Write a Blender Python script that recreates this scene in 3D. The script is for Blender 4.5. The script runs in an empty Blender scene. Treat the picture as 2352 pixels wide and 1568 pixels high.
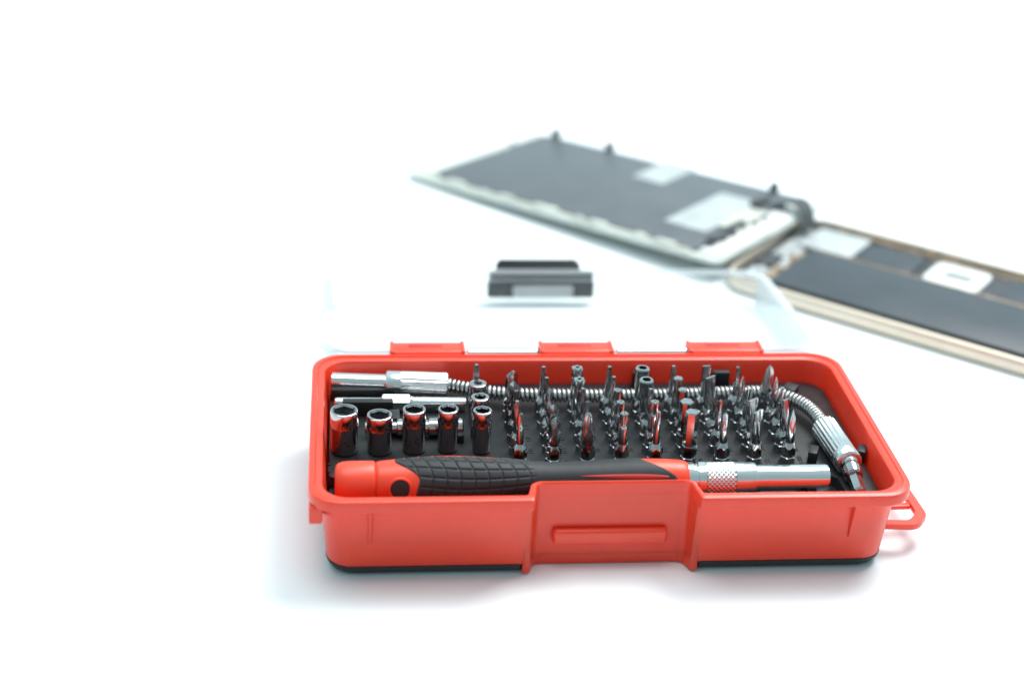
import bpy, bmesh, math, random
import numpy as np
from mathutils import Vector, Matrix, Euler
random.seed(4)
PI = math.pi
S = 0.001
ZT = -2.8            # table height in the working frame; everything is lifted so the table is at zero at the end
scn = bpy.context.scene
C = scn.collection
# ------------------------------------------------------------------ camera frame (mm)
F = 3750.0
r1 = Vector((0.9949, 0.0030, -0.1007)).normalized()
r2 = Vector((-0.0915, 0.4440, -0.8913)); r2 = (r2 - r1 * r2.dot(r1)).normalized()
r3 = r1.cross(r2)
RW = Matrix((r1, r2, r3))            # camera vector -> world vector
CAM = Vector((-72.0, -409.9, 252.4))
def ray(px, py):
    return RW @ Vector((px - 1176.0, 784.0 - py, -F))
def at(px, py, z=0.0):
    d = ray(px, py); t = (z - CAM.z) / d.z
    return CAM + d * t
def aty(px, py, y):
    d = ray(px, py); t = (y - CAM.y) / d.y
    return CAM + d * t
# ------------------------------------------------------------------ materials
def mat(name, col, rough=0.4, metal=0.0, spec=0.5, bump=0.0, bscale=900.0, var=0.0, rvar=0.0, coat=0.0, sss=0.0, crough=0.3):
    m = bpy.data.materials.new(name); m.use_nodes = True
    nt = m.node_tree; b = nt.nodes['Principled BSDF']
    b.inputs['Base Color'].default_value = (*col, 1)
    b.inputs['Roughness'].default_value = rough
    b.inputs['Metallic'].default_value = metal
    b.inputs['Specular IOR Level'].default_value = spec
    if coat:
        b.inputs['Coat Weight'].default_value = coat; b.inputs['Coat Roughness'].default_value = crough
    if sss:
        b.inputs['Subsurface Weight'].default_value = sss
        b.inputs['Subsurface Radius'].default_value = (0.004, 0.0012, 0.0006)
        b.inputs['Subsurface Scale'].default_value = 1.0
    tc = nt.nodes.new('ShaderNodeTexCoord')
    if bump:
        n = nt.nodes.new('ShaderNodeTexNoise'); n.inputs['Scale'].default_value = bscale; n.inputs['Detail'].default_value = 4
        nt.links.new(tc.outputs['Object'], n.inputs['Vector'])
        bp = nt.nodes.new('ShaderNodeBump'); bp.inputs['Strength'].default_value = bump; bp.inputs['Distance'].default_value = 0.0003
        nt.links.new(n.outputs['Fac'], bp.inputs['Height']); nt.links.new(bp.outputs['Normal'], b.inputs['Normal'])
    if var or rvar:
        n2 = nt.nodes.new('ShaderNodeTexNoise'); n2.inputs['Scale'].default_value = bscale * 0.12; n2.inputs['Detail'].default_value = 5
        nt.links.new(tc.outputs['Object'], n2.inputs['Vector'])
        if var:
            cr = nt.nodes.new('ShaderNodeValToRGB')
            cr.color_ramp.elements[0].position = 0.3; cr.color_ramp.elements[1].position = 0.7
            cr.color_ramp.elements[0].color = (*[c * (1 - var) for c in col], 1)
            cr.color_ramp.elements[1].color = (*[min(1, c * (1 + var)) for c in col], 1)
            nt.links.new(n2.outputs['Fac'], cr.inputs['Fac']); nt.links.new(cr.outputs['Color'], b.inputs['Base Color'])
        if rvar:
            mr = nt.nodes.new('ShaderNodeMapRange'); mr.inputs['From Min'].default_value = 0.3; mr.inputs['From Max'].default_value = 0.7
            mr.inputs['To Min'].default_value = max(0.02, rough - rvar); mr.inputs['To Max'].default_value = rough + rvar
            nt.links.new(n2.outputs['Fac'], mr.inputs['Value']); nt.links.new(mr.outputs['Result'], b.inputs['Roughness'])
    return m
M = {}
M['red'] = mat('red_plastic', (0.84, 0.050, 0.018), 0.36, spec=0.5, bump=0.03, bscale=1400, var=0.03, coat=0.25, crough=0.25, sss=0.3)
M['red_soft'] = mat('red_handle_plastic', (0.84, 0.062, 0.022), 0.42, bump=0.05, bscale=1500, var=0.04, coat=0.2)
M['slot'] = mat('slot_shade_and_accent_red', (0.5, 0.02, 0.012), 0.5)  # red darkened for the slot shade; the grip accent shares it
M['black'] = mat('black_plastic', (0.014, 0.015, 0.017), 0.48, spec=0.34, bump=0.08, bscale=2500, var=0.15, rvar=0.06)
M['rubber'] = mat('black_rubber', (0.024, 0.026, 0.029), 0.55, spec=0.4, bump=0.12, bscale=3500, var=0.15)
M['chrome'] = mat('polished_chrome', (0.84, 0.85, 0.86), 0.11, 1.0, bump=0.02, bscale=2500, rvar=0.04)
M['satin'] = mat('satin_steel', (0.80, 0.81, 0.82), 0.22, 1.0, bump=0.04, bscale=2500, rvar=0.05)
M['spring'] = mat('spring_steel', (0.54, 0.54, 0.54), 0.26, 1.0, bump=0.04, bscale=2500, rvar=0.05)
M['steel'] = mat('dark_steel', (0.50, 0.51, 0.52), 0.13, 1.0, bump=0.02, bscale=3000, rvar=0.03, var=0.10)
M['socket'] = mat('black_chrome', (0.50, 0.47, 0.48), 0.12, 1.0, bump=0.02, bscale=3000, rvar=0.03)
M['mark'] = mat('engraved_mark', (0.16, 0.15, 0.15), 0.3, 1.0)
M['hole'] = mat('dark_bore', (0.05, 0.05, 0.05), 0.5, 0.6)
M['table'] = mat('white_table', (0.83, 0.88, 0.90), 0.5, spec=0.3, bump=0.01, bscale=300)
M['grey_plate'] = mat('grey_display_plate', (0.125, 0.138, 0.152), 0.42, 0.2, var=0.08, bscale=500, rvar=0.05)
M['battery'] = mat('black_battery_wrap', (0.045, 0.055, 0.068), 0.42, var=0.1, bscale=400, rvar=0.05)
M['white_part'] = mat('white_plastic_film', (0.74, 0.76, 0.75), 0.4, var=0.05, bscale=600)
M['foil'] = mat('grey_foil', (0.52, 0.55, 0.56), 0.35, 0.3, var=0.12, bscale=900)
M['grey_ink'] = mat('grey_print', (0.28, 0.30, 0.31), 0.5)
M['edge'] = mat('pale_green_glass_edge', (0.62, 0.66, 0.62), 0.35, 0.0, var=0.15, bscale=900)
M['cream'] = mat('cream_bracket', (0.60, 0.61, 0.55), 0.4, 0.2, var=0.15, bscale=900)
M['gold'] = mat('pale_gold_metal', (0.74, 0.64, 0.53), 0.32, 0.5, var=0.05, bscale=500)
M['pcb'] = mat('dark_circuit_board', (0.05, 0.055, 0.062), 0.4, var=0.3, bscale=2500)
M['copper'] = mat('copper_contact', (0.50, 0.38, 0.28), 0.35, 0.5, var=0.25, bscale=2500)
def clear_mat(name, tint, off, mul):
    m = bpy.data.materials.new(name); m.use_nodes = True; nt = m.node_tree
    for n in list(nt.nodes): nt.nodes.remove(n)
    out = nt.nodes.new('ShaderNodeOutputMaterial'); mx = nt.nodes.new('ShaderNodeMixShader')
    tr = nt.nodes.new('ShaderNodeBsdfTransparent'); tr.inputs['Color'].default_value = (*tint, 1)
    gl = nt.nodes.new('ShaderNodeBsdfPrincipled'); gl.inputs['Base Color'].default_value = (0.82, 0.86, 0.88, 1); gl.inputs['Roughness'].default_value = 0.1
    lw = nt.nodes.new('ShaderNodeFresnel'); lw.inputs['IOR'].default_value = 1.42
    ma = nt.nodes.new('ShaderNodeMath'); ma.operation = 'MULTIPLY_ADD'; ma.inputs[1].default_value = mul; ma.inputs[2].default_value = off
    nt.links.new(lw.outputs[0], ma.inputs[0]); nt.links.new(ma.outputs[0], mx.inputs[0])
    nt.links.new(tr.outputs[0], mx.inputs[1]); nt.links.new(gl.outputs[0], mx.inputs[2]); nt.links.new(mx.outputs[0], out.inputs[0])
    return m
M['clear'] = clear_mat('clear_plastic', (0.975, 0.985, 0.987), 0.04, 0.72)
M['clear_rim'] = clear_mat('clear_plastic_edge', (0.90, 0.93, 0.94), 0.28, 0.8)
# ------------------------------------------------------------------ object helpers
MATS = {}
def thing(name, label, cat, loc=(0, 0, 0), rot=(0, 0, 0), group=None):
    o = bpy.data.objects.new(name, None); C.objects.link(o)
    o.empty_display_size = 0.005
    o.location = Vector(loc) * S; o.rotation_euler = rot
    o['label'] = label; o['category'] = cat
    if group: o['group'] = group
    MATS[o.name] = Matrix.Translation(Vector(loc)) @ Euler(rot).to_matrix().to_4x4()
    return o
def obj(name, bm, m, parent=None, world=False, sharp=35, smooth=True):
    bmesh.ops.remove_doubles(bm, verts=bm.verts, dist=1e-5)
    bmesh.ops.recalc_face_normals(bm, faces=bm.faces)
    if world and parent is not None:
        root = parent
        while root.parent: root = root.parent
        bm.transform(MATS[root.name].inverted())
    bm.transform(Matrix.Scale(S, 4))
    me = bpy.data.meshes.new(name); bm.to_mesh(me); bm.free()
    if smooth:
        me.polygons.foreach_set('use_smooth', [True] * len(me.polygons))
        me.set_sharp_from_angle(angle=math.radians(sharp))
    me.materials.append(m)
    o = bpy.data.objects.new(name, me); C.objects.link(o)
    if parent is not None: o.parent = parent
    return o
def NB(): return bmesh.new()
def loft(bm, loops, cap0=True, cap1=True, closed=True):
    vs = [[bm.verts.new(p) for p in lp] for lp in loops]
    n = len(vs[0])
    for a, b in zip(vs, vs[1:]):
        for i in range(n if closed else n - 1):
            j = (i + 1) % n
            bm.faces.new((a[i], a[j], b[j], b[i]))
    if cap0: bm.faces.new(vs[0][::-1])
    if cap1: bm.faces.new(vs[-1])
    return vs
def box(bm, x0, x1, y0, y1, z0, z1, bev=0.0, seg=2, mtx=None):
    t = bmesh.new()
    bmesh.ops.create_cube(t, size=1.0)
    for v in t.verts:
        v.co = Vector(((x0 + x1) / 2 + v.co.x * (x1 - x0), (y0 + y1) / 2 + v.co.y * (y1 - y0), (z0 + z1) / 2 + v.co.z * (z1 - z0)))
    if bev: bmesh.ops.bevel(t, geom=t.edges[:], offset=bev, segments=seg, affect='EDGES', profile=0.5)
    if mtx is not None: t.transform(mtx)
    me = bpy.data.meshes.new('t'); t.to_mesh(me); t.free(); bm.from_mesh(me); bpy.data.meshes.remove(me)
def rpoly(pts, n=6):
    out = []
    N = len(pts)
    for i in range(N):
        x, y, r = pts[i]
        p = Vector((x, y)); a = Vector(pts[i - 1][:2]) - p; b = Vector(pts[(i + 1) % N][:2]) - p
        if r <= 0:
            out.append(p.copy())
            continue
        a.normalize(); b.normalize()
        ang = a.angle(b); t = r / math.tan(ang / 2)
        c = p + (a + b).normalized() * (r / math.sin(ang / 2))
        s = p + a * t - c; e = p + b * t - c
        tot = s.angle_signed(e)
        for k in range(n + 1):
            w = -tot * k / n
            out.append(c + Vector((s.x * math.cos(w) - s.y * math.sin(w), s.x * math.sin(w) + s.y * math.cos(w))))
    return out
def prism(bm, poly, z0, z1, bev=0.0):
    def shrink(q, d):
        N = len(q); o = []
        for i in range(N):
            a = (q[i] - q[i - 1]); b = (q[(i + 1) % N] - q[i])
            nn = Vector((0, 0))
            for e in (a, b):
                if e.length > 1e-6:
                    e = e.normalized(); nn += Vector((-e.y, e.x))
            nn.normalize(); o.append(q[i] + nn * d)
        return o
    L = [[(p.x, p.y, z0) for p in poly]]
    if bev:
        L.append([(p.x, p.y, z1 - bev) for p in poly])
        q = shrink(poly, bev * 0.3); L.append([(p.x, p.y, z1 - bev * 0.3) for p in q])
        q = shrink(poly, bev); L.append([(p.x, p.y, z1) for p in q])
    else: L.append([(p.x, p.y, z1) for p in poly])
    loft(bm, L)
def frame_of(d):
    d = d.normalized()
    up = Vector((0, 0, 1)) if abs(d.z) < 0.9 else Vector((0, 1, 0))
    a = up.cross(d).normalized(); b = d.cross(a)
    return a, b
def lathe(bm, p0, p1, prof, n=32, rf=None, cap0=True, cap1=True):
    p0 = Vector(p0); d = (Vector(p1) - p0).normalized(); a, b = frame_of(d)
    loops = []
    for t, r in prof:
        lp = []
        for k in range(n):
            ph = 2 * PI * k / n
            rr = rf(t, ph, r) if rf else r
            lp.append(p0 + d * t + (a * math.cos(ph) + b * math.sin(ph)) * rr)
        loops.append(lp)
    loft(bm, loops, cap0, cap1)
def tube(bm, pts, r, n=8, cap=True):
    pts = [Vector(p) for p in pts]
    t0 = (pts[1] - pts[0]).normalized(); a, b = frame_of(t0)
    loops = []
    for i, p in enumerate(pts):
        t = (pts[min(i + 1, len(pts) - 1)] - pts[max(i - 1, 0)]).normalized()
        a = (a - t * a.dot(t)).normalized(); b = t.cross(a)
        loops.append([p + (a * math.cos(2 * PI * k / n) + b * math.sin(2 * PI * k / n)) * r for k in range(n)])
    loft(bm, loops, cap, cap)
def hexr(a):
    return lambda ph: a / math.cos(((ph + PI / 6) % (PI / 3)) - PI / 6)
def text_bm(bm, s, size, mtx, depth=0.12, warp=None):
    cu = bpy.data.curves.new('t', 'FONT'); cu.body = s; cu.size = size; cu.extrude = depth / 2
    cu.align_x = 'CENTER'; cu.align_y = 'CENTER'; cu.resolution_u = 3
    o = bpy.data.objects.new('t', cu)
    me = bpy.data.meshes.new_from_object(o)
    t = bmesh.new(); t.from_mesh(me)
    if warp:
        for v in t.verts: v.co = warp(v.co)
    t.transform(mtx); me2 = bpy.data.meshes.new('t2'); t.to_mesh(me2); t.free(); bm.from_mesh(me2)
    bpy.data.meshes.remove(me); bpy.data.meshes.remove(me2); bpy.data.objects.remove(o); bpy.data.curves.remove(cu)
def catmull(xs, ys, x):
    if x <= xs[0]: return ys[0]
    if x >= xs[-1]: return ys[-1]
    i = max(k for k in range(len(xs) - 1) if xs[k] <= x)
    t = (x - xs[i]) / (xs[i + 1] - xs[i])
    h = xs[i + 1] - xs[i]
    m0 = (ys[i + 1] - ys[max(i - 1, 0)]) / (xs[i + 1] - xs[max(i - 1, 0)]) * h
    j = min(i + 2, len(xs) - 1)
    m1 = (ys[j] - ys[i]) / (xs[j] - xs[i]) * h
    return (2*t**3-3*t**2+1)*ys[i] + (t**3-2*t**2+t)*m0 + (-2*t**3+3*t**2)*ys[i+1] + (t**3-t**2)*m1
def sstep(a, b, x):
    t = max(0, min(1, (x - a) / (b - a))); return t * t * (3 - 2 * t)
# ------------------------------------------------------------------ setting
bm = NB()
vs = [bm.verts.new(p) for p in ((-3000, -1500, ZT), (3000, -1500, ZT), (3000, 4500, ZT), (-3000, 4500, ZT))]; bm.faces.new(vs)
tb = obj('table_surface', bm, M['table']); tb['kind'] = 'structure'
# ------------------------------------------------------------------ the red case
case = thing('tool_case', 'open red plastic tool case with clear lid folded back on the white table', 'tool case', (0, 0, ZT))
def cobj(name, bm, m, parent=None, **k): return obj(name, bm, m, parent or case, world=True, **k)
ZD = 16.0
def outline(ins, yn, xn, rc=9.0):
    X = 82.5 - ins; Y = 42.75 - ins; YF = Y + 1.1; r = max(rc - ins * 0.4, 2)
    P = [(xn, -YF, 1.0), (X, -YF, r), (X, Y, r), (-X, Y, r), (-X, -YF, r), (-xn, -YF, 1.0), (-xn + 1.5, yn, 2.4), (xn - 1.5, yn, 2.4)]
    return rpoly(P, 7)
zb = ZT + 3.3
loops = []
for z, ins, yn, xn in [(zb, 4.9, -34.4, 22.6), (zb + .3, 4.7, -34.6, 22.5), (11, 3.9, -34.7, 22.5), (19.6, 3.1, -34.7, 22.5), (20.0, 2.6, -34.7, 22.5),
                       (20.2, 0.5, -34.8, 22.5), (20.6, 0.05, -34.8, 22.5), (23.1, 0.0, -34.8, 22.5), (23.75, 0.25, -34.7, 22.6), (24.0, 0.8, -34.5, 22.8),
                       (24.0, 1.7, -34.3, 23.1), (23.5, 2.0, -34.2, 23.2), (23.45, 3.2, -33.7, 23.5), (23.2, 3.75, -33.4, 23.8), (22.4, 4.0, -33.3, 23.9), (8, 5.1, -33.2, 24.0)]:
    loops.append([(p.x, p.y, z) for p in outline(ins, yn, xn)])
bm = NB()
loft(bm, loops, cap0=True, cap1=False)
# lower part of the recessed panel, down to the table
q = rpoly([(23.6, -38.6, .4), (23.6, -33.0, .3), (-23.6, -33.0, .3), (-23.6, -38.6, .4), (-22.3, -38.6, .4), (-20.8, -34.45, 2.4), (20.8, -34.45, 2.4), (22.3, -38.6, .4)], 5)
prism(bm, q, ZT + 0.3, zb + 0.6)
for sx in (-1, 1):
    x0, x1 = sorted((sx * 22.35, sx * 24.4)); box(bm, x0, x1, -39.5, -34.6, ZT + 0.35, 20.2, 0.6, 3)
tray = cobj('tray', bm, M['red'], sharp=30)
for px in (850, 1957):
    x = aty(px, 1200, -40.5).x
    bm = NB()
    loft(bm, [[(x - 0.5, -39.8, 8.5), (x + 0.5, -39.8, 8.5), (x + 0.3, -40.3, 8.5), (x - 0.3, -40.3, 8.5)], [(x - 0.9, -40.3, 20.5), (x + 0.9, -40.3, 20.5), (x + 0.4, -42.9, 20.5), (x - .4, -42.9, 20.5)]])
    cobj('rib', bm, M['red'])
bm = NB(); box(bm, -16.1, 15.8, -37.0, -34.3, 4.9, 9.6, 1.2, 4); cobj('catch_ridge', bm, M['red'])
bm = NB()
L = []
for z, ins, yn in [(0, 8.5, -32.5), (0.1, 7.0, -33), (0.9, 5.7, -32.9), (2.2, 4.9, -32.9), (3.4, 4.6, -32.9), (3.5, 5.1, -32.9)]:
    L.append([(p.x, p.y, z + ZT) for p in outline(ins, yn, 24.7)])
loft(bm, L); cobj('base', bm, M['rubber'])
# inner holder
bm = NB()
poly = rpoly([(-77.2, -17.5, 1.5), (63.5, -17.5, 2), (67.0, -21, 2), (67.5, -38.0, 1), (77.2, -38.0, 6), (77.2, 37.5, 7), (-77.2, 37.5, 7)], 6)
prism(bm, poly, 8.5, ZD, 0.5)
prism(bm, rpoly([(-77, -32.9, 1), (66.9, -32.9, 1), (66.9, -17.8, 1), (-77, -17.8, 1)], 2), 8, 12.6)
box(bm, -73, -25, -38.2, -32.7, 8, 12.6); box(bm, 25, 66.5, -38.2, -32.7, 8, 12.6)
for x in (40.0, 56.0): box(bm, x, x + 3, -32, -20, 12.5, 16.2, 0.3)
box(bm, -75.5, -71, -35, -18.5, 12.5, 14.2, 0.3)
def block(cx, cy, w, d, z1, rz=0, z0=ZD - 0.3, bev=0.35):
    box(bm, -w / 2, w / 2, -d / 2, d / 2, z0, z1, bev, 2, Matrix.Translation((cx, cy, 0)) @ Matrix.Rotation(rz, 4, 'Z'))
p = at(1650, 882, ZD); block(p.x, p.y - 1.5, 5.4, 2.2, 21.5)
p = at(1468, 880, ZD); block(p.x, p.y - 1.5, 5.4, 2.2, 21)
p = at(1812, 920, ZD); block(p.x, p.y, 4.0, 4.5, 21.2, -0.6)
p = at(1870, 1055, ZD); block(p.x - .5, p.y, 2.6, 5, 19.6, -0.4); block(p.x + 14.0, p.y + 0.5, 2.6, 5, 19.6, -0.4)
p = at(832, 915, ZD); block(p.x, p.y + 0.2, 19, 2.6, 19.6)
p = at(845, 950, ZD); block(p.x, p.y - .2, 15, 2.6, 20.8)
p = at(906, 985, ZD); block(p.x, p.y, 3.0, 5.6, 21.2)
p = at(995, 990, ZD); block(p.x, p.y, 3.0, 5.6, 19.6)
p = at(1052, 1010, ZD); block(p.x + 0.5, p.y, 2.0, 4, 18.6)
COLX = [-23.5 + 9.74 * i for i in range(9)]
ROWY = [-12.0 + 7.05 * i for i in range(5)]
SOCX = [-72.8, -62.8, -53.0, -43.3, -33.6]
for x in COLX:
    for y in ROWY:
        t = [(ZD - 0.2, 2.6), (ZD + 0.12, 2.55), (ZD + 0.15, 2.35)]
        lathe(bm, (x, y, 0), (x, y, 1), t, 18)
holder = cobj('bit_holder', bm, M['black'])
bm = NB()
marks = [['U2.6', 'U3', 'U2', 'C1', 'C2'], ['PP2', 'PP1', 'P2', 'SL3', 'Y3'], ['Y1', 'Y0', 'SX', 'T2', 'T3'], ['T7', 'T8', 'T6', 'T9', 'T4'], ['T5', 'T15', 'T3', 'M3', 'M2.5'],
         ['T10', 'T9', 'H3', 'H2.5', 'H1.5'], ['H2', 'H4', 'S1.5', 'S2', 'S1'], ['S3', 'S4', 'PH1', 'PH0', 'P5'], ['PH00', 'S2.5', 'PH2', 'P6', 'PZ1']]
for i, x in enumerate(COLX):
    for j, y in enumerate(ROWY):
        text_bm(bm, marks[i][j], 2.3, Matrix.Translation((x + 4.3, y + 0.6, ZD + 0.06)) @ Matrix.Rotation(PI / 2, 4, 'Z'), 0.25)
for x, s in zip(SOCX, ('M5.5', 'M5', 'M4.5', 'M4', 'M3.5')):
    text_bm(bm, s, 2.5, Matrix.Translation((x - (3.6 if s == 'M5.5' else 4.9), -12.5, ZD + 0.06)) @ Matrix.Rotation(PI / 2, 4, 'Z'), 0.3)
cobj('size_marking', bm, M['rubber'], holder, smooth=False)
for a, b in ((895, 1067), (1237, 1407), (1577, 1748)):
    xa = at(a, 795, 24).x; xb = at(b, 795, 24).x
    bm = NB()
    w = (xb - xa)
    box(bm, xa, xb, 42.2, 49.6, 21.0, 24.6, 0.9, 3)
    box(bm, xa, xa + 1.4, 42.2, 49.8, 19.2, 24.9, 0.5); box(bm, xb - 1.4, xb, 42.2, 49.8, 19.2, 24.9, 0.5)
    k = cobj('hinge_knuckle', bm, M['red'])
    bm = NB(); box(bm, xa + w * 0.25, xb - w * 0.3, 45.5, 47.6, 24.3, 24.72, 0.1); cobj('hinge_slot_shade', bm, M['slot'], k)  # darker red slab on the knuckle, painted as the shade of its recess
# hanging loop
bm = NB()
out = rpoly([(77.6, -29.5, 0.5), (89.5, -30.5, 5), (93.6, -25.0, 5), (92.0, 8, 4), (84, 19, 5), (77.6, 19, 0.5)], 8)
inn = rpoly([(80.0, -27.4, 0.5), (87.6, -27.9, 2.8), (90.9, -23.5, 3.8), (89.6, 6.5, 3), (83.5, 16, 3), (80.0, 16, 0.5)], 8)
zl, zh = 4.0, 5.8
L = []
for q, z, k in ((out, zl, 0), (out, zl + .3, 1), (out, zh - .4, 1), (out, zh, 0), (inn, zh, 0), (inn, zh - .4, -1), (inn, zl, 0), (out, zl, 0)):
    L.append([(p.x + (0.15 * k), p.y, z) for p in q])
loft(bm, L, False, False)
box(bm, 78, 90.4, -20.0, -18.0, 4.2, 5.6, 0.3)
cobj('hanging_loop', bm, M['red'])
bm = NB(); box(bm, -82.2, -78.6, -40.5, -33, 15.2, 20.4, 0.5); cobj('side_lug', bm, M['red'])
# clear lid
HY, HZ = 50.3, 21.2
LW = 82.0
tilt = math.radians(-6.6)
LM = Matrix.Translation((0, HY, HZ)) @ Matrix.Rotation(tilt, 4, 'X')
def lo(ins, z, r=11):
    X = LW - ins
    return [(p.x, p.y, z) for p in rpoly([(X, 0 + ins, r), (X, 86 - ins, r), (-X, 86 - ins, r), (-X, 0 + ins, r)], 8)]
bm = NB()
loft(bm, [lo(1.5, -1.9), lo(2.4, -12.2), lo(3.8, -13.6), lo(30, -13.65), lo(30, -13.0), lo(4.3, -12.9), lo(3.6, -12.0), lo(2.8, -1.5), lo(1.5, -1.9)], False, False)
loft(bm, [[(x, y, -13.4) for x, y in ((-52, 29), (52, 29), (52, 57), (-52, 57))], [(x, y, -13.3) for x, y in ((-52, 29), (52, 29), (52, 57), (-52, 57))]])
bm.transform(LM)
lid = cobj('lid', bm, M['clear'], sharp=40)
bm = NB(); loft(bm, [lo(0, 0), lo(0, -1.0), lo(0.3, -1.3), lo(1.9, -1.35), lo(2.2, -1.1), lo(2.0, 0), lo(0, 0)], False, False); bm.transform(LM)
cobj('lid_rim', bm, M['clear_rim'], lid, sharp=40)
for a, b in ((1072, 1232), (1412, 1572)):
    xa = at(a, 797, 22).x; xb = at(b, 797, 22).x
    bm = NB()
    lathe(bm, (xa, 46.8, 21.6), (xb, 46.8, 21.6), [(0, 1.6), (0.3, 1.9), (xb - xa - 0.3, 1.9), (xb - xa, 1.6)], 20)
    box(bm, xa + 1, xb - 1, 47, HY + 1.5, 20.3, 21.6, 0.3)
    cobj('hinge_barrel', bm, M['satin'], lid)
bm = NB()
ya = HY + 84
xa = aty(1120, 660, ya).x; xb = aty(1366, 660, ya).x
zl0 = ZT + 2.8
box(bm, xa, xb, ya + 0.4, ya + 3.4, zl0, zl0 + 6.6, 0.7, 3)
box(bm, xa + 0.6, xb - 0.6, ya + 0.9, ya + 2.8, zl0 + 6.2, zl0 + 10.6, 0.5)
latch = cobj('latch', bm, M['black'], lid)
bm = NB()
lathe(bm, (xa + 0.3, ya + 2.2, zl0 + 7.2), (xb - 0.3, ya + 2.2, zl0 + 7.2), [(0, 1.0), (0.4, 1.4), (xb - xa - 1.0, 1.4), (xb - xa - 0.6, 1.0)], 16)
cobj('latch_barrel', bm, M['foil'], lid)
bm = NB(); box(bm, xa + 3, xb - 5.5, ya + 1.8, ya + 5.6, zl0 + 10.2, zl0 + 12.6, 0.5); box(bm, xa + 4.0, xb - 6.5, ya + 5.0, ya + 6.4, zl0 + 12, zl0 + 13.4, 0.4)
cobj('latch_lip', bm, M['black'], lid)
bm = NB(); box(bm, xa + 9.5, xb - 8.0, ya - 0.7, ya + 0.9, zl0 + .8, zl0 + 5.2, 0.5, 3); cobj('latch_highlight_plate', bm, M['white_part'], lid)  # plate coloured white to stand in for the highlight on the latch face
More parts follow.
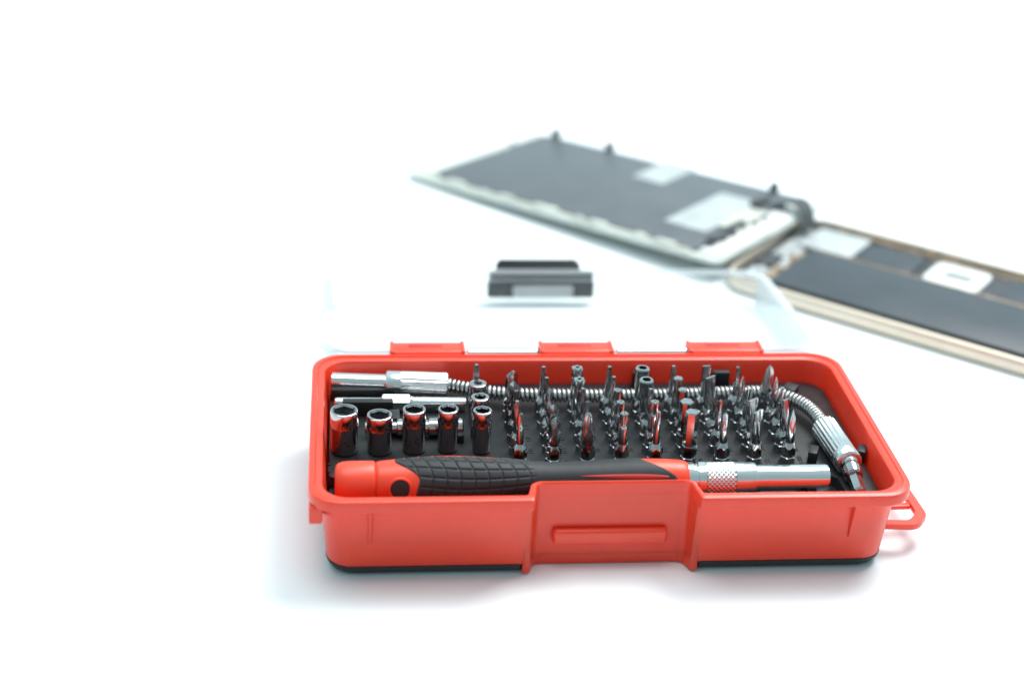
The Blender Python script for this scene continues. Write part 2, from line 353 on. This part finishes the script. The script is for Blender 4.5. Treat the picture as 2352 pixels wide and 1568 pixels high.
# ------------------------------------------------------------------ bits
NR = 36
def ringf(f, z, rot=0.0, n=NR, dx=0):
    return [(f(2 * PI * k / n) * math.cos(2 * PI * k / n + rot) + dx, f(2 * PI * k / n) * math.sin(2 * PI * k / n + rot), z) for k in range(n)]
circ = lambda r: (lambda ph: r)
star = lambda r, a=0.16: (lambda ph: r * (1 + a * math.cos(6 * ph)))
cross = lambda r, a: (lambda ph: r * (1 - a * (0.5 - 0.5 * math.cos(4 * ph)) ** 0.6))
rect = lambda a, b: (lambda ph: min(a / max(abs(math.cos(ph)), 1e-4), b / max(abs(math.sin(ph)), 1e-4)))
tri = lambda a: (lambda ph: a / math.cos(((ph + PI / 3) % (2 * PI / 3)) - PI / 3))
PARTS = {}
def mk_bit(kind):
    sh = NB(); tp = NB()
    A = 2.0
    low = [ringf(hexr(A), -2.5), ringf(hexr(A), 1.7), ringf(circ(1.86), 1.95), ringf(circ(1.86), 2.35), ringf(hexr(A), 2.6)]
    def shank(rt, zt=4.9):
        loft(sh, low + [ringf(hexr(A), zt - 0.2), ringf(circ(A), zt + 0.25), ringf(circ(rt + 0.15), zt + 1.4)])
        return zt + 1.35
    if kind == 'slim':
        z = shank(1.1); loft(tp, [ringf(circ(1.1), z), ringf(circ(1.0), 11), ringf(circ(0.9), 12.2), ringf(star(0.66, .2), 14.2), ringf(star(0.52, .2), 16.4)])
    elif kind == 'pin':
        z = shank(1.05, 5.2); loft(tp, [ringf(circ(1.15), z), ringf(circ(1.1), 10.4), ringf(circ(0.75), 11.8), ringf(tri(0.44), 12.8), ringf(tri(0.38), 15.9), ringf(circ(0.1), 16.3)])
    elif kind == 'torx':
        z = shank(1.5); loft(tp, [ringf(circ(1.5), z), ringf(circ(1.4), 11.5), ringf(circ(1.2), 12.2), ringf(star(1.15), 12.6), ringf(star(1.15), 15.7), ringf(star(0.9), 16), ringf(circ(0.3), 16), ringf(circ(0.25), 15)])
    elif kind == 'torx_big':
        z = shank(1.8, 4.0); loft(tp, [ringf(circ(1.8), z), ringf(circ(1.65), 12.0), ringf(star(1.6), 12.8), ringf(star(1.6), 15.6), ringf(star(1.35), 16), ringf(circ(0.6), 16), ringf(circ(0.5), 14.6)])
    elif kind == 'flat':
        z = shank(1.5); loft(tp, [ringf(circ(1.5), z), ringf(circ(1.4), 8.0), ringf(rect(1.45, 1.0), 9.6), ringf(rect(1.85, 0.55), 13.6), ringf(rect(1.85, 0.32), 16.4)])
    elif kind == 'flat_slim':
        z = shank(1.2); loft(tp, [ringf(circ(1.2), z), ringf(circ(1.1), 9.5), ringf(rect(1.15, 0.7), 11), ringf(rect(1.25, 0.28), 16.2)])
    elif kind == 'phillips':
        z = shank(1.8, 5.0); loft(tp, [ringf(circ(1.9), z), ringf(circ(1.95), 8.8), ringf(cross(1.9, .2), 10.4), ringf(cross(1.6, .45), 13.0), ringf(cross(0.9, .45), 15.6), ringf(cross(0.25, .3), 16.5)])
    elif kind == 'phillips_slim':
        z = shank(1.35); loft(tp, [ringf(circ(1.35), z), ringf(circ(1.3), 10.5), ringf(cross(1.25, .3), 12), ringf(cross(1.0, .45), 14.2), ringf(cross(0.2, .3), 16.4)])
    elif kind == 'hex_big':
        loft(sh, low + [ringf(hexr(A), 5.5)])
        loft(tp, [ringf(hexr(1.72), 5.5), ringf(hexr(1.72), 16.0), ringf(hexr(1.5), 16.3)])
    elif kind == 'hex_mid':
        z = shank(1.6); loft(tp, [ringf(circ(1.5), z), ringf(circ(1.4), 9.5), ringf(hexr(1.25), 10.5), ringf(hexr(1.25), 15.6), ringf(hexr(1.05), 16)])
    elif kind == 'wedge':
        loft(sh, low + [ringf(hexr(A), 5.0), ringf(circ(1.6), 6.2)])
        loft(tp, [ringf(circ(1.55), 6.1), ringf(circ(1.55), 8.0), ringf(tri(1.05), 9.2), ringf(tri(1.05), 13.0), ringf(tri(0.15), 15.0)])
    elif kind == 'nut':
        z = shank(1.6, 4.0); loft(tp, [ringf(circ(1.7), z), ringf(circ(1.8), 9), ringf(circ(2.1), 10), ringf(circ(2.1), 15.3), ringf(circ(1.9), 15.7), ringf(hexr(1.2), 15.7), ringf(hexr(1.15), 12.5)])
    PARTS[kind] = (obj('shank', sh, M['steel'], None, sharp=25), obj('tip', tp, M['steel'], None, sharp=25))
desc = {'slim': 'slim star pointed', 'pin': 'thin pin pointed', 'torx': 'star tipped', 'torx_big': 'thick star tipped', 'flat': 'wide flat blade', 'flat_slim': 'narrow flat blade',
        'phillips': 'thick cross pointed', 'phillips_slim': 'slim cross pointed', 'hex_big': 'plain six sided', 'hex_mid': 'stepped hexagonal', 'wedge': 'thick wedge pointed', 'nut': 'hollow round ended'}
GRID = [['pin', 'slim', 'pin', 'wedge', 'wedge'], ['wedge', 'wedge', 'pin', 'slim', 'slim'], ['phillips', 'pin', 'slim', 'torx_big', 'torx_big'],
        ['torx', 'torx', 'torx', 'slim', 'slim'], ['slim', 'torx', 'slim', 'nut', 'nut'], ['hex_big', 'hex_big', 'hex_mid', 'hex_mid', 'slim'],
        ['pin', 'pin', 'slim', 'flat', 'flat_slim'], ['flat', 'flat', 'flat_slim', 'phillips_slim', 'pin'], ['phillips_slim', 'flat_slim', 'slim', 'phillips_slim', 'phillips']]
rowname = ['front row', 'second row', 'middle row', 'fourth row', 'back row']
colname = ['first', 'second', 'third', 'fourth', 'fifth', 'sixth', 'seventh', 'eighth', 'ninth']
for k in desc: mk_bit(k)
first = {}
def place_bit(kind, x, y, label):
    rz = random.choice([0, 0.25, 0.52, 0.8, 0.1, 0.4])
    if kind in ('flat', 'flat_slim'): rz = random.uniform(0.2, 0.9)
    if kind in ('hex_big', 'hex_mid'): rz = PI / 6 - 0.30 + random.uniform(-.06, .06)
    if kind == 'wedge': rz = -PI / 6 + random.uniform(-.1, .1)
    e = thing('screwdriver_bit', label, 'screwdriver bit', (x, y, ZD + 0.4), (random.uniform(-.025, .025), random.uniform(-.025, .025), rz), 'screwdriver bits standing in the black holder')
    src = PARTS[kind]
    for p in src:
        if kind not in first: q = p
        else: q = p.copy(); C.objects.link(q)
        q.parent = e
    first[kind] = True
for i, x in enumerate(COLX):
    for j, y in enumerate(ROWY):
        k = GRID[i][j]
        place_bit(k, x, y, '%s steel bit in the %s, %s bit column from the left' % (desc[k], rowname[j], colname[i]))
place_bit('slim', -33.8, 18.0, 'slim star pointed steel bit standing behind the column of three small sockets')
# ------------------------------------------------------------------ nut sockets
def socket(x, y, R, hx, h, label, mark):
    e = thing('nut_socket', label, 'socket', (x, y, ZD), (0, 0, 0), 'nut driver sockets standing in the case')
    n = 72
    kn = lambda ph: 0.10 * abs(math.sin(ph * 18))
    b = NB()
    prof = [(0, R - 0.5), (0.4, R - 0.15), (0.5, R - 0.1), (h * 0.60, R - 0.1), (h * 0.62, R - 0.02)]
    L = [ringf(circ(r), z, n=n) for z, r in prof]
    L.append(ringf(circ(R), h * 0.62 + 0.1, n=n))
    for zz in np.linspace(h * 0.64, h * 0.80, 3): L.append(ringf(lambda ph: R + 0.02 - kn(ph), zz, n=n))
    L += [ringf(circ(R), h * 0.82, n=n), ringf(circ(R), h - 0.5, n=n), ringf(circ(R - 0.12), h - 0.15, n=n), ringf(circ(R - 0.4), h, n=n), ringf(circ(hx * 1.2), h, n=n), ringf(hexr(hx), h - 0.6, n=n)]
    loft(b, L, True, False)
    obj('barrel', b, M['socket'], e, sharp=30)
    b = NB(); loft(b, [ringf(hexr(hx), h - 0.6), ringf(hexr(hx * 0.99), h - 5.5)], False, True); obj('hex_bore', b, M['steel'], e, sharp=20)
    b = NB(); loft(b, [ringf(circ(hx * 0.5), h - 5.3), ringf(circ(hx * 0.45), h - 5.2)]); obj('magnet', b, M['hole'], e)
    if mark:
        def warp(co):
            th = -PI / 2 - 0.15 + co.x / R
            rr = R - 0.1 + (0.05 if co.z > 0 else -0.1)
            return Vector((rr * math.cos(th), rr * math.sin(th), co.y + h * 0.30))
        b = NB(); text_bm(b, mark, 3.4, Matrix.Identity(4), 0.2, warp); obj('size_mark', b, M['mark'], e, smooth=False)
socket(SOCX[0], -3.2, 3.95, 2.75, 13.4, 'largest dark chrome socket at the left end of the front socket row', '5.5')
socket(SOCX[1], -3.4, 3.65, 2.45, 12.0, 'short wide dark chrome socket, second in the front socket row from the left', '')
socket(SOCX[2], -3.2, 3.35, 2.2, 13.6, 'dark chrome socket marked 4.5 in the middle of the front socket row', '4.5')
socket(SOCX[3], -3.0, 3.0, 1.95, 13.5, 'dark chrome socket marked 4, fourth in the front socket row from the left', '4')
socket(SOCX[4], -4.0, 2.75, 1.7, 13.5, 'narrow dark chrome socket at the right end of the front socket row', '')
socket(SOCX[4] - 0.1, 4.0, 2.7, 1.4, 13.5, 'small dark chrome socket directly behind the right end socket of the front row', '')
socket(SOCX[4] - 0.1, 12.4, 2.6, 1.0, 13.5, 'narrowest bore dark socket, rearmost of the three sockets in one column', '')
# ------------------------------------------------------------------ tools lying in the case
ZF = 19.9
fl = thing('flexible_shaft', 'silver flexible spring extension shaft lying along the back of the case', 'extension shaft', tuple(at(1000, 885, ZD)))
A0 = at(761, 874, ZF); A1 = at(886, 877, ZF); A2 = at(1031, 884, ZF)
dax = (A2 - A0).normalized(); A1 = A0 + dax * (A1 - A0).length
l1 = (A1 - A0).length; l2 = (A2 - A1).length
bm = NB(); lathe(bm, A0, A1, [(0, 1.9), (0.02, 2.3), (0.3, 2.6), (l1, 2.6)], 36, cap0=False)
lathe(bm, A0, A1, [(0, 1.9), (4, 1.8)], 24, lambda t, ph, r: hexr(1.75)(ph), False, True)
obj('end_tube', bm, M['chrome'], fl, world=True)
bm = NB(); lathe(bm, A1, A2, [(0, 2.6), (0.02, 3.3), (0.5, 3.75), (l2 * .25, 3.78)], 96)
lathe(bm, A1, A2, [(l2 * .25, 3.78), (l2 * .27, 3.8), (l2 * .96, 3.8), (l2 * .98, 3.5), (l2, 2.6)], 120, lambda t, ph, r: r - (0.3 * (0.5 - 0.5 * math.cos(20 * ph)) if l2 * .26 < t < l2 * .97 else 0))
obj('grip_collar', bm, M['satin'], fl, world=True, sharp=60)
key = [A2, at(1150, 903, ZF), at(1300, 908, ZF), at(1500, 908, ZF), at(1680, 902, ZF), at(1770, 902, ZF), at(1830, 920, ZF), at(1868, 946, ZF), at(1899, 985, ZF)]
def cr(P, u):
    n = len(P) - 1; i = min(int(u * n), n - 1); t = u * n - i
    p0, p1, p2, p3 = P[max(i - 1, 0)], P[i], P[i + 1], P[min(i + 2, n)]
    return 0.5 * ((2 * p1) + (p2 - p0) * t + (2 * p0 - 5 * p1 + 4 * p2 - p3) * t * t + (3 * p1 - p0 - 3 * p2 + p3) * t ** 3)
dense = [cr(key, k / 600) for k in range(601)]
cum = [0]
for a, b in zip(dense, dense[1:]): cum.append(cum[-1] + (b - a).length)
tot = cum[-1]
def along(s):
    s = max(0, min(tot, s)); i = max(1, min(len(cum) - 1, int(np.searchsorted(cum, s))))
    f = (s - cum[i - 1]) / max(1e-9, cum[i] - cum[i - 1]); return dense[i - 1].lerp(dense[i], f)
pitch = 1.4; sp = 14
pts = []
N = int(tot / pitch * sp)
for k in range(N):
    s = k * pitch / sp; c = along(s); t = (along(s + .5) - along(s - .5)).normalized()
    a = Vector((0, 0, 1)).cross(t).normalized(); b2 = t.cross(a); w = 2 * PI * k / sp
    pts.append(c + (a * math.cos(w) + b2 * math.sin(w)) * 1.68)
bm = NB(); tube(bm, pts, 0.54, 7); obj('spring', bm, M['spring'], fl, world=True, sharp=60)
bm = NB(); tube(bm, [along(s) for s in np.linspace(0, tot, 90)], 1.3, 10); obj('core', bm, M['hole'], fl, world=True)
B0 = at(1893, 980, ZF); B1 = at(1951, 1064, ZF); lb = (B1 - B0).length; db = (B1 - B0).normalized()
bm = NB(); lathe(bm, B0, B1, [(-0.6, 2.4), (0, 3.4), (0.5, 3.9)], 96)
lathe(bm, B0, B1, [(0.5, 3.9), (0.6, 3.95), (lb * .80, 3.95), (lb * .82, 3.9)], 120, lambda t, ph, r: r - (0.3 * (0.5 - 0.5 * math.cos(20 * ph)) if .55 < t < lb * .81 else 0))
lathe(bm, B0, B1, [(lb * .82, 3.9), (lb - .4, 3.9), (lb, 3.3), (lb, 2.2)], 96)
obj('grip_collar', bm, M['satin'], fl, world=True, sharp=60)
B2 = at(1972, 1122, ZD + 1.9); de = (B2 - B1).normalized()
bm = NB(); lathe(bm, B1, B1 + de, [(-.6, 2.6), (0.3, 2.8), (1.4, 2.8), (1.8, 2.4), (2.3, 2.4), (2.7, 2.8), (5.2, 2.7), (5.7, 2.2), (5.7, 1.7)], 40)
obj('bit_chuck', bm, M['socket'], fl, world=True)
bm = NB(); lathe(bm, B1, B1 + de, [(5.2, 1.65), (11.6, 1.65), (12.1, 1.4), (12.4, 0.8)], 36, lambda t, ph, r: hexr(r)(ph) if t < 11.7 else r)
obj('hex_end', bm, M['steel'], fl, world=True, sharp=20)
Z2 = ZD + 2.45
ex = thing('extension_bar', 'slim silver extension bar with hexagonal collar lying behind the sockets', 'extension bar', tuple(at(920, 925, ZD)))
E0 = at(768, 924, Z2); E1 = at(1072, 925, Z2); le = (E1 - E0).length
h0 = (at(876, 925, Z2) - E0).length; h1 = (at(944, 925, Z2) - E0).length
bm = NB(); lathe(bm, E0, E1, [(0, 1.0), (0.4, 1.5), (h0 + .2, 1.5)], 28); lathe(bm, E0, E1, [(h1 - .2, 2.0), (h1 + 1, 1.8), (le - .4, 1.7), (le, 1.0)], 28)
obj('rod', bm, M['chrome'], ex, world=True)
bm = NB(); lathe(bm, E0, E1, [(h0, 1.9), (h0 + .5, 2.6), (h1 - .5, 2.6), (h1, 1.8)], 36, lambda t, ph, r: hexr(r * .92)(ph)); obj('hex_collar', bm, M['satin'], ex, world=True, sharp=20)
Z3 = ZD + 2.75
ad = thing('socket_adapter', 'round steel socket adapter bar lying directly behind the front row of sockets', 'adapter', tuple(at(960, 980, ZD)))
E0 = at(838, 982, Z3); E1 = at(1064, 980, Z3); le = (E1 - E0).length
bm = NB(); lathe(bm, E0, E1, [(0, 1.6), (0.4, 1.9), (le * .32, 1.9), (le * .33, 2.5), (le * .60, 2.5), (le * .61, 2.2), (le * .64, 2.2), (le * .65, 2.6), (le * .9, 2.6), (le * .91, 2.35), (le * .93, 2.35), (le * .94, 2.6), (le - .4, 2.5), (le, 1.9)], 32)
obj('barrel', bm, M['socket'], ad, world=True, sharp=25)
# ------------------------------------------------------------------ screwdriver
DY, DZ = -27.0, 19.8
def dx(px): return aty(px, 1100, DY).x
drv = thing('screwdriver', 'red and black screwdriver with chrome shaft lying at the front of the case', 'screwdriver', (dx(1200), DY, DZ))
def dl(prof, n=48, rf=None, bmx=None, cap0=True, cap1=True):
    b = bmx or NB()
    x0 = dx(prof[0][0])
    lathe(b, (x0, DY, DZ), (x0 + 1, DY, DZ), [(dx(p) - x0, r) for p, r in prof], n, rf, cap0, cap1); return b
obj('end_cap', dl([(769, 3.6), (771, 4.6), (776, 5.3), (786, 5.75), (800, 5.95), (856, 5.95), (861, 5.7), (863, 5.2)]), M['red_soft'], drv, world=True, sharp=50)
HX = [862, 868, 900, 960, 1040, 1120, 1200, 1260, 1330, 1400, 1480, 1530, 1568, 1577]
HR = [5.3, 5.75, 6.2, 6.85, 7.05, 6.55, 5.45, 4.8, 4.9, 5.3, 5.75, 5.6, 5.2, 4.7]
def hr(px): return catmull(HX, HR, px)
obj('handle', dl([(p, hr(p)) for p in np.linspace(862, 1577, 140)]), M['red_soft'], drv, world=True, sharp=60)
def pt(px, phi, r):
    a = math.radians(phi); return Vector((dx(px), DY - math.cos(a) * r, DZ + math.sin(a) * r))
NU, NV = 330, 120
def s0(phi): return 962 - 56 * sstep(35, 95, phi) - 12 * math.sin(math.radians(max(0, 35 - phi)) * 1.3)
def s1(phi2): return 1548 - 78 * sstep(28, 108, phi2)
bm = NB(); L = []
for u in range(NU + 1):
    uu = u / NU; row = []
    for v in range(NV + 1):
        vv = v / NV
        phi = -70 + 175 * vv
        px = s0(phi) + (s1(-70 + 255 * vv) - s0(phi)) * uu
        ext = 80 * sstep(1130, 1230, px)
        phi2 = -70 + (175 + ext) * vv
        edge = min(uu * (NU / 3), (1 - uu) * (NU / 3), vv * NV / 2, (1 - vv) * NV / 2, 1)
        rise = 0.42 * math.sqrt(max(0, 1 - (1 - edge) ** 2)) - 0.05
        g = 0
        if px < 1235:
            fade = sstep(0, .02, uu) * (1 - sstep(1205, 1235, px))
            la = (phi2 + 9 * math.sin((px - 950) / 90.0)) / 22.0
            lb_ = (px + 0.18 * (phi2 - 30) ** 2 / 30.0) / 32.0
            da = abs(la - round(la)) * 22 * math.radians(1) * 6.5
            dbb = abs(lb_ - round(lb_)) * 32 / 8.4
            g = max(math.exp(-(da / 0.22) ** 2), math.exp(-(dbb / 0.22) ** 2)) * 0.34 * fade
        row.append(pt(px, phi2, hr(px) + rise - g))
    L.append(row)
loft(bm, L, False, False, closed=False)
grip = obj('rubber_grip', bm, M['rubber'], drv, world=True, sharp=70)
bm = NB(); L = []
for u in range(41):
    uu = u / 40; px = 1325 + 205 * uu; hw = 8 * math.sin(PI * uu) ** 0.5 * (0.4 + 0.6 * uu)
    L.append([pt(px, 43 - 6 * uu + hw * (v / 4 - 1), hr(px) + 0.40 + 0.12 * math.sin(PI * v / 8)) for v in range(9)])
loft(bm, L, False, False, closed=False); obj('grip_accent', bm, M['slot'], grip, world=True)
c = pt(918, 14, hr(918) - 0.7); nrm = Vector((0, -math.cos(math.radians(14)), math.sin(math.radians(14))))
bm = NB(); lathe(bm, c, c + nrm, [(0, 3.3), (0.95, 3.3), (1.15, 3.05), (1.15, 2.75), (0.5, 2.7)], 40); bt = obj('button_ring', bm, M['red_soft'], drv, world=True)
bm = NB(); lathe(bm, c, c + nrm, [(0.4, 2.65), (0.85, 2.6), (1.05, 2.3), (1.1, 0.8)], 36); obj('button', bm, M['rubber'], bt, world=True)
obj('ferrule', dl([(1574, 4.4), (1576, 4.7), (1590, 4.7), (1592, 4.3), (1598, 4.3), (1600, 4.7), (1616, 4.85), (1618, 4.4)], 56), M['chrome'], drv, world=True, sharp=25)
KR = 4.55
kp = [(p, KR) for p in np.linspace(1618, 1683, 60)]
def kn(t, ph, r):
    n1 = round(2 * PI * KR / 1.3); a = (ph / (2 * PI)) * n1 + t / 1.3; b = (ph / (2 * PI)) * n1 - t / 1.3
    da = abs(a - round(a)); d2 = abs(b - round(b))
    return r + 0.32 * (min(da, d2) * 2 - 0.4)
obj('knurled_collar', dl(kp, 300, kn), M['satin'], drv, world=True, sharp=60)
obj('collar', dl([(1683, 4.2), (1684, 4.6), (1727, 4.5), (1733, 4.2), (1735, 3.4)], 56), M['satin'], drv, world=True, sharp=25)
b = dl([(1733, 3.7), (1893, 3.7), (1898, 3.55), (1900, 3.2), (1900, 2.3)], 56, cap1=False)
lathe(b, (dx(1900), DY, DZ), (dx(1900) - 1, DY, DZ), [(0, 2.3), (0.3, 2.1), (8, 2.1)], 36, lambda t, ph, r: r if t < .1 else hexr(r)(ph), False, True)
obj('bit_tube', b, M['chrome'], drv, world=True, sharp=25)
# ------------------------------------------------------------------ dismantled phone
def rslab(bm, x0, x1, y0, y1, z0, z1, r=2.0, bev=0.25):
    prism(bm, rpoly([(x0, y0, r), (x1, y0, r), (x1, y1, r), (x0, y1, r)], 5), z0, z1, bev)
PA = at(930, 404, ZT + 1.5); PB = at(1650, 610, ZT + 8.0)
ang = math.atan2(PB.y - PA.y, PB.x - PA.x); Lg = (PB - PA).length
tl = math.asin(6.5 / Lg)
ds = thing('phone_display', 'detached phone screen lying face down with grey back plate beyond the case', 'phone screen', tuple(PA), (0, -tl, ang))
DW = 83.0
def dloc(px, py, h=3.0):
    Mx = MATS[ds.name]; n = Mx.to_3x3() @ Vector((0, 0, 1)); o = Mx @ Vector((0, 0, h)); d = ray(px, py)
    t = (o - CAM).dot(n) / d.dot(n); return Mx.inverted() @ (CAM + d * t)
bm = NB(); rslab(bm, 0, Lg, 0, DW, -0.3, 1.6, 4, 0.5); obj('glass_panel', bm, M['edge'], ds)
bm = NB(); prism(bm, rpoly([(12, 3.6, 2), (Lg - 12, 2.8, 2), (Lg - 12, DW - 1.6, 2), (16, DW - 2.4, 4)], 5), 1.4, 2.9, 0.3); pl = obj('back_plate', bm, M['grey_plate'], ds)
bm = NB(); box(bm, 8, Lg - 14, 1.2, 3.4, 1.4, 2.4, .3)
for x, w_ in ((14, 3), (23, 9), (41, 4), (52, 7), (70, 12), (92, 3), (99, 8), (121, 5), (131, 9)):
    box(bm, x, x + w_, 1.0, 3.4 + random.uniform(0, .9), 1.4, 2.6 + random.uniform(0, .6), 0.2)
obj('edge_clips', bm, M['cream'], ds)
bm = NB(); rslab(bm, 1.5, 10.4, 8, DW - 6, 1.5, 2.4, 1, .2); rslab(bm, 2.8, 6, 30, DW - 25, 1.5, 3.4, 1, .2); rslab(bm, 9, 15, DW - 22, DW - 4, 1.5, 3.2, 1, .2); obj('speaker_mesh', bm, M['white_part'], ds)
def patch(name, px, py, ls, ln, m, z0=2.8, z1=3.1, r=1.0, par=None):
    q = dloc(px, py); b = NB(); rslab(b, q.x - ls / 2, q.x + ls / 2, q.y - ln / 2, q.y + ln / 2, z0, z1, r, 0.1); return obj(name, b, m, par or ds)
patch('sticker', 1527, 396, 16, 27, M['foil'])
patch('shield_plate', 1640, 486, 20, 44, M['foil'])
patch('bracket', 1706, 506, 9, 26, M['cream'], 3.0, 3.9)
patch('connector', 1690, 525, 3, 12, M['pcb'], 3.0, 5.0, .4)
patch('connector', 1745, 470, 4, 10, M['pcb'], 3.0, 5.4, .4)
patch('connector', 1655, 545, 5, 14, M['pcb'], 3.0, 4.2, .4)
bm = NB(); rslab(bm, Lg - 11.6, Lg - 1, 4, DW - 22, 1.5, 2.7, 1.5, .2); obj('end_bracket', bm, M['white_part'], ds)
bm = NB(); box(bm, Lg - 12.4, Lg - 11.2, 6, 58, 2.5, 3.0, .1)
for k in range(6):
    box(bm, Lg - 12.3, Lg - 9 + random.random(), 8 + k * 8, 11.5 + k * 8, 2.6, 3.5, .2)
obj('contact_strip', bm, M['pcb'], ds)
for px, py in ((1227, 303), (1397, 346), (1776, 440)):
    q = dloc(px, py, 3.0); q.x = max(q.x, 22); b = NB(); box(b, q.x - 1.9, q.x + 1.9, DW - 3.6, DW - 1.2, 1.4, 5.8, 0.3); box(b, q.x - 1.2, q.x + 1.2, DW - 3.9, DW - 0.9, 5.0, 6.8, 0.3); obj('mounting_tab', b, M['pcb'], ds)
bm = NB()
path = [Vector((Lg - 14, 66, 3.3)), Vector((Lg - 8, 67, 6.0)), Vector((Lg - 2, 66, 6.5)), Vector((Lg + 3, 63, 3.5)), Vector((Lg + 6, 60, -1.5))]
L = []
for k in range(25):
    p = cr(path, k / 24); L.append([p + Vector((0, w, 0)) + Vector((0, 0, h)) for w, h in ((-5, 0), (5, 0), (5, .3), (-5, .3))])
loft(bm, L); obj('ribbon_cable', bm, M['pcb'], ds)
ca = math.radians(-39.3)
d2 = Vector((math.cos(ca), math.sin(ca), 0)); n2 = Vector((-math.sin(ca), math.cos(ca), 0))
BO = d2 * (-42) + n2 * 160.5; BO.z = ZT
bd = thing('phone_chassis', 'open gold phone body showing black battery at the right edge', 'phone body', tuple(BO), (0, 0, ca))
BL, BW = 158.0, 79.0
out = lambda i, z: [(p.x, p.y, z) for p in rpoly([(i, i, 11), (BL - i, i, 11), (BL - i, BW - i, 11), (i, BW - i, 11)], 8)]
bm = NB(); loft(bm, [out(2.5, 0), out(1.0, .3), out(.2, 1.4), out(0, 3.2), out(.2, 5.2), out(.8, 6.2), out(1.3, 6.4), out(1.8, 6.2), out(2.0, 2.2)], True, True)
obj('frame', bm, M['gold'], bd, sharp=50)
bm = NB(); rslab(bm, 8, BL - 8, 3.2, 4.6, 2.2, 5.0, .3, .1); obj('inner_rail', bm, M['cream'], bd)
bm = NB(); rslab(bm, 2.3, BL - 2.3, 2.3, BW - 2.3, 2.25, 3.2, 8, .1); obj('mid_plate', bm, M['pcb'], bd)
def bp(name, x0, x1, y0, y1, z0, z1, m, r=1.0):
    b = NB(); rslab(b, x0, x1, y0, y1, z0, z1, r, .2); return obj(name, b, m, bd)
bp('battery', 18, 124, 7, 46, 3.2, 5.8, M['battery'], 2)
bp('logic_board', 17, 143, 48.5, 72, 3.2, 3.9, M['pcb'], 2)
bp('shield_plate', 11, 33, 50, 72, 3.9, 5.0, M['foil'])
bp('shield_plate', 36, 58, 50, 70, 3.9, 4.9, M['battery'])
bp('shield_plate', 92, 117, 50, 70, 3.9, 4.9, M['battery'])
sk = bp('sticker', 63, 85, 48, 69, 3.9, 5.3, M['white_part'], 3)
b = NB(); rslab(b, 69, 80, 55, 62, 5.25, 5.45, 1.5, .05); obj('sticker_print', b, M['grey_ink'], sk)
bp('ribbon_cable', 18, 132, 46.4, 47.2, 3.2, 5.9, M['copper'], .3)
bm = NB(); box(bm, 15, 146, 73.4, 74.4, 3.1, 3.8, .1)
for k in range(44):
    x = 16 + random.uniform(0, 124); y = random.choice([73.2, 73.8, 72.9]); box(bm, x, x + random.uniform(1, 3.5), y, y + 1.3, 3.2, 4.4 + random.random() * .9, .15)
obj('edge_contacts', bm, M['copper'], bd)
bm = NB(); box(bm, 5, 14, 10, 70, 3.05, 3.5, .1)
for k in range(22):
    x = 5 + random.uniform(0, 7); y = 10 + random.uniform(0, 56); box(bm, x, x + random.uniform(1.5, 4), y, y + random.uniform(1.5, 5), 3.1, 4.0 + random.random() * .8, .2)
obj('lower_modules', bm, M['foil'], bd)
bm = NB(); box(bm, 14.2, 16.5, 12, 46, 3.1, 3.7, .1)
for k in range(16):
    x = 12 + random.uniform(0, 3.4); y = 12 + random.uniform(0, 33); box(bm, x, x + random.uniform(1.2, 2.5), y, y + random.uniform(1.5, 3), 3.1, 4.8, .2)
obj('lower_contacts', bm, M['copper'], bd)
bp('charging_module', 5, 12, 22, 34, 3.2, 5.2, M['pcb'], 1)
# ------------------------------------------------------------------ world and lamps
w = bpy.data.worlds.new('World'); scn.world = w; w.use_nodes = True
nt = w.node_tree; bg = nt.nodes['Background']
tc = nt.nodes.new('ShaderNodeTexCoord'); sp_ = nt.nodes.new('ShaderNodeSeparateXYZ'); nt.links.new(tc.outputs['Generated'], sp_.inputs[0])
mr = nt.nodes.new('ShaderNodeMapRange'); mr.inputs['From Min'].default_value = -0.7; mr.inputs['From Max'].default_value = 0.7
mr.inputs['To Min'].default_value = 0.46; mr.inputs['To Max'].default_value = 1.0
nt.links.new(sp_.outputs['Y'], mr.inputs['Value']); nt.links.new(mr.outputs['Result'], bg.inputs['Strength'])
bg.inputs['Color'].default_value = (0.69, 0.95, 1.0, 1)
def area(name, loc, tgt, size, power, col=(1, 1, 1)):
    l = bpy.data.lights.new(name, 'AREA'); l.energy = power; l.size = size; l.color = col
    o = bpy.data.objects.new(name, l); C.objects.link(o); o.location = Vector(loc)
    o.rotation_euler = (Vector(tgt) - Vector(loc)).to_track_quat('-Z', 'Y').to_euler()
    return o
area('key_softbox', (0.40, 0.36, 0.85), (0, 0.02, 0), 0.48, 11.0, (1.0, 0.99, 0.975))
area('top_fill', (-0.15, 0.1, 1.0), (0, 0.1, 0), 0.6, 5.0)  # fill lamp added overhead, stands for no known source
# ------------------------------------------------------------------ camera
cd = bpy.data.cameras.new('Camera'); cam = bpy.data.objects.new('Camera', cd); C.objects.link(cam)
cd.sensor_width = 36; cd.lens = F / 2352 * 36; cd.clip_start = 0.01; cd.clip_end = 20
cam.matrix_world = Matrix.Translation(CAM * S) @ RW.to_4x4()
fp = Vector((10, -8, 26)); dep = -(RW.transposed() @ (fp - CAM)).z
cd.dof.use_dof = True; cd.dof.focus_distance = dep * S; cd.dof.aperture_fstop = 6.4
scn.camera = cam
for o in list(C.objects):
    if o.parent is None: o.location.z -= ZT * S
scn.view_settings.view_transform = 'Standard'; scn.view_settings.look = 'None'; scn.view_settings.exposure = 0
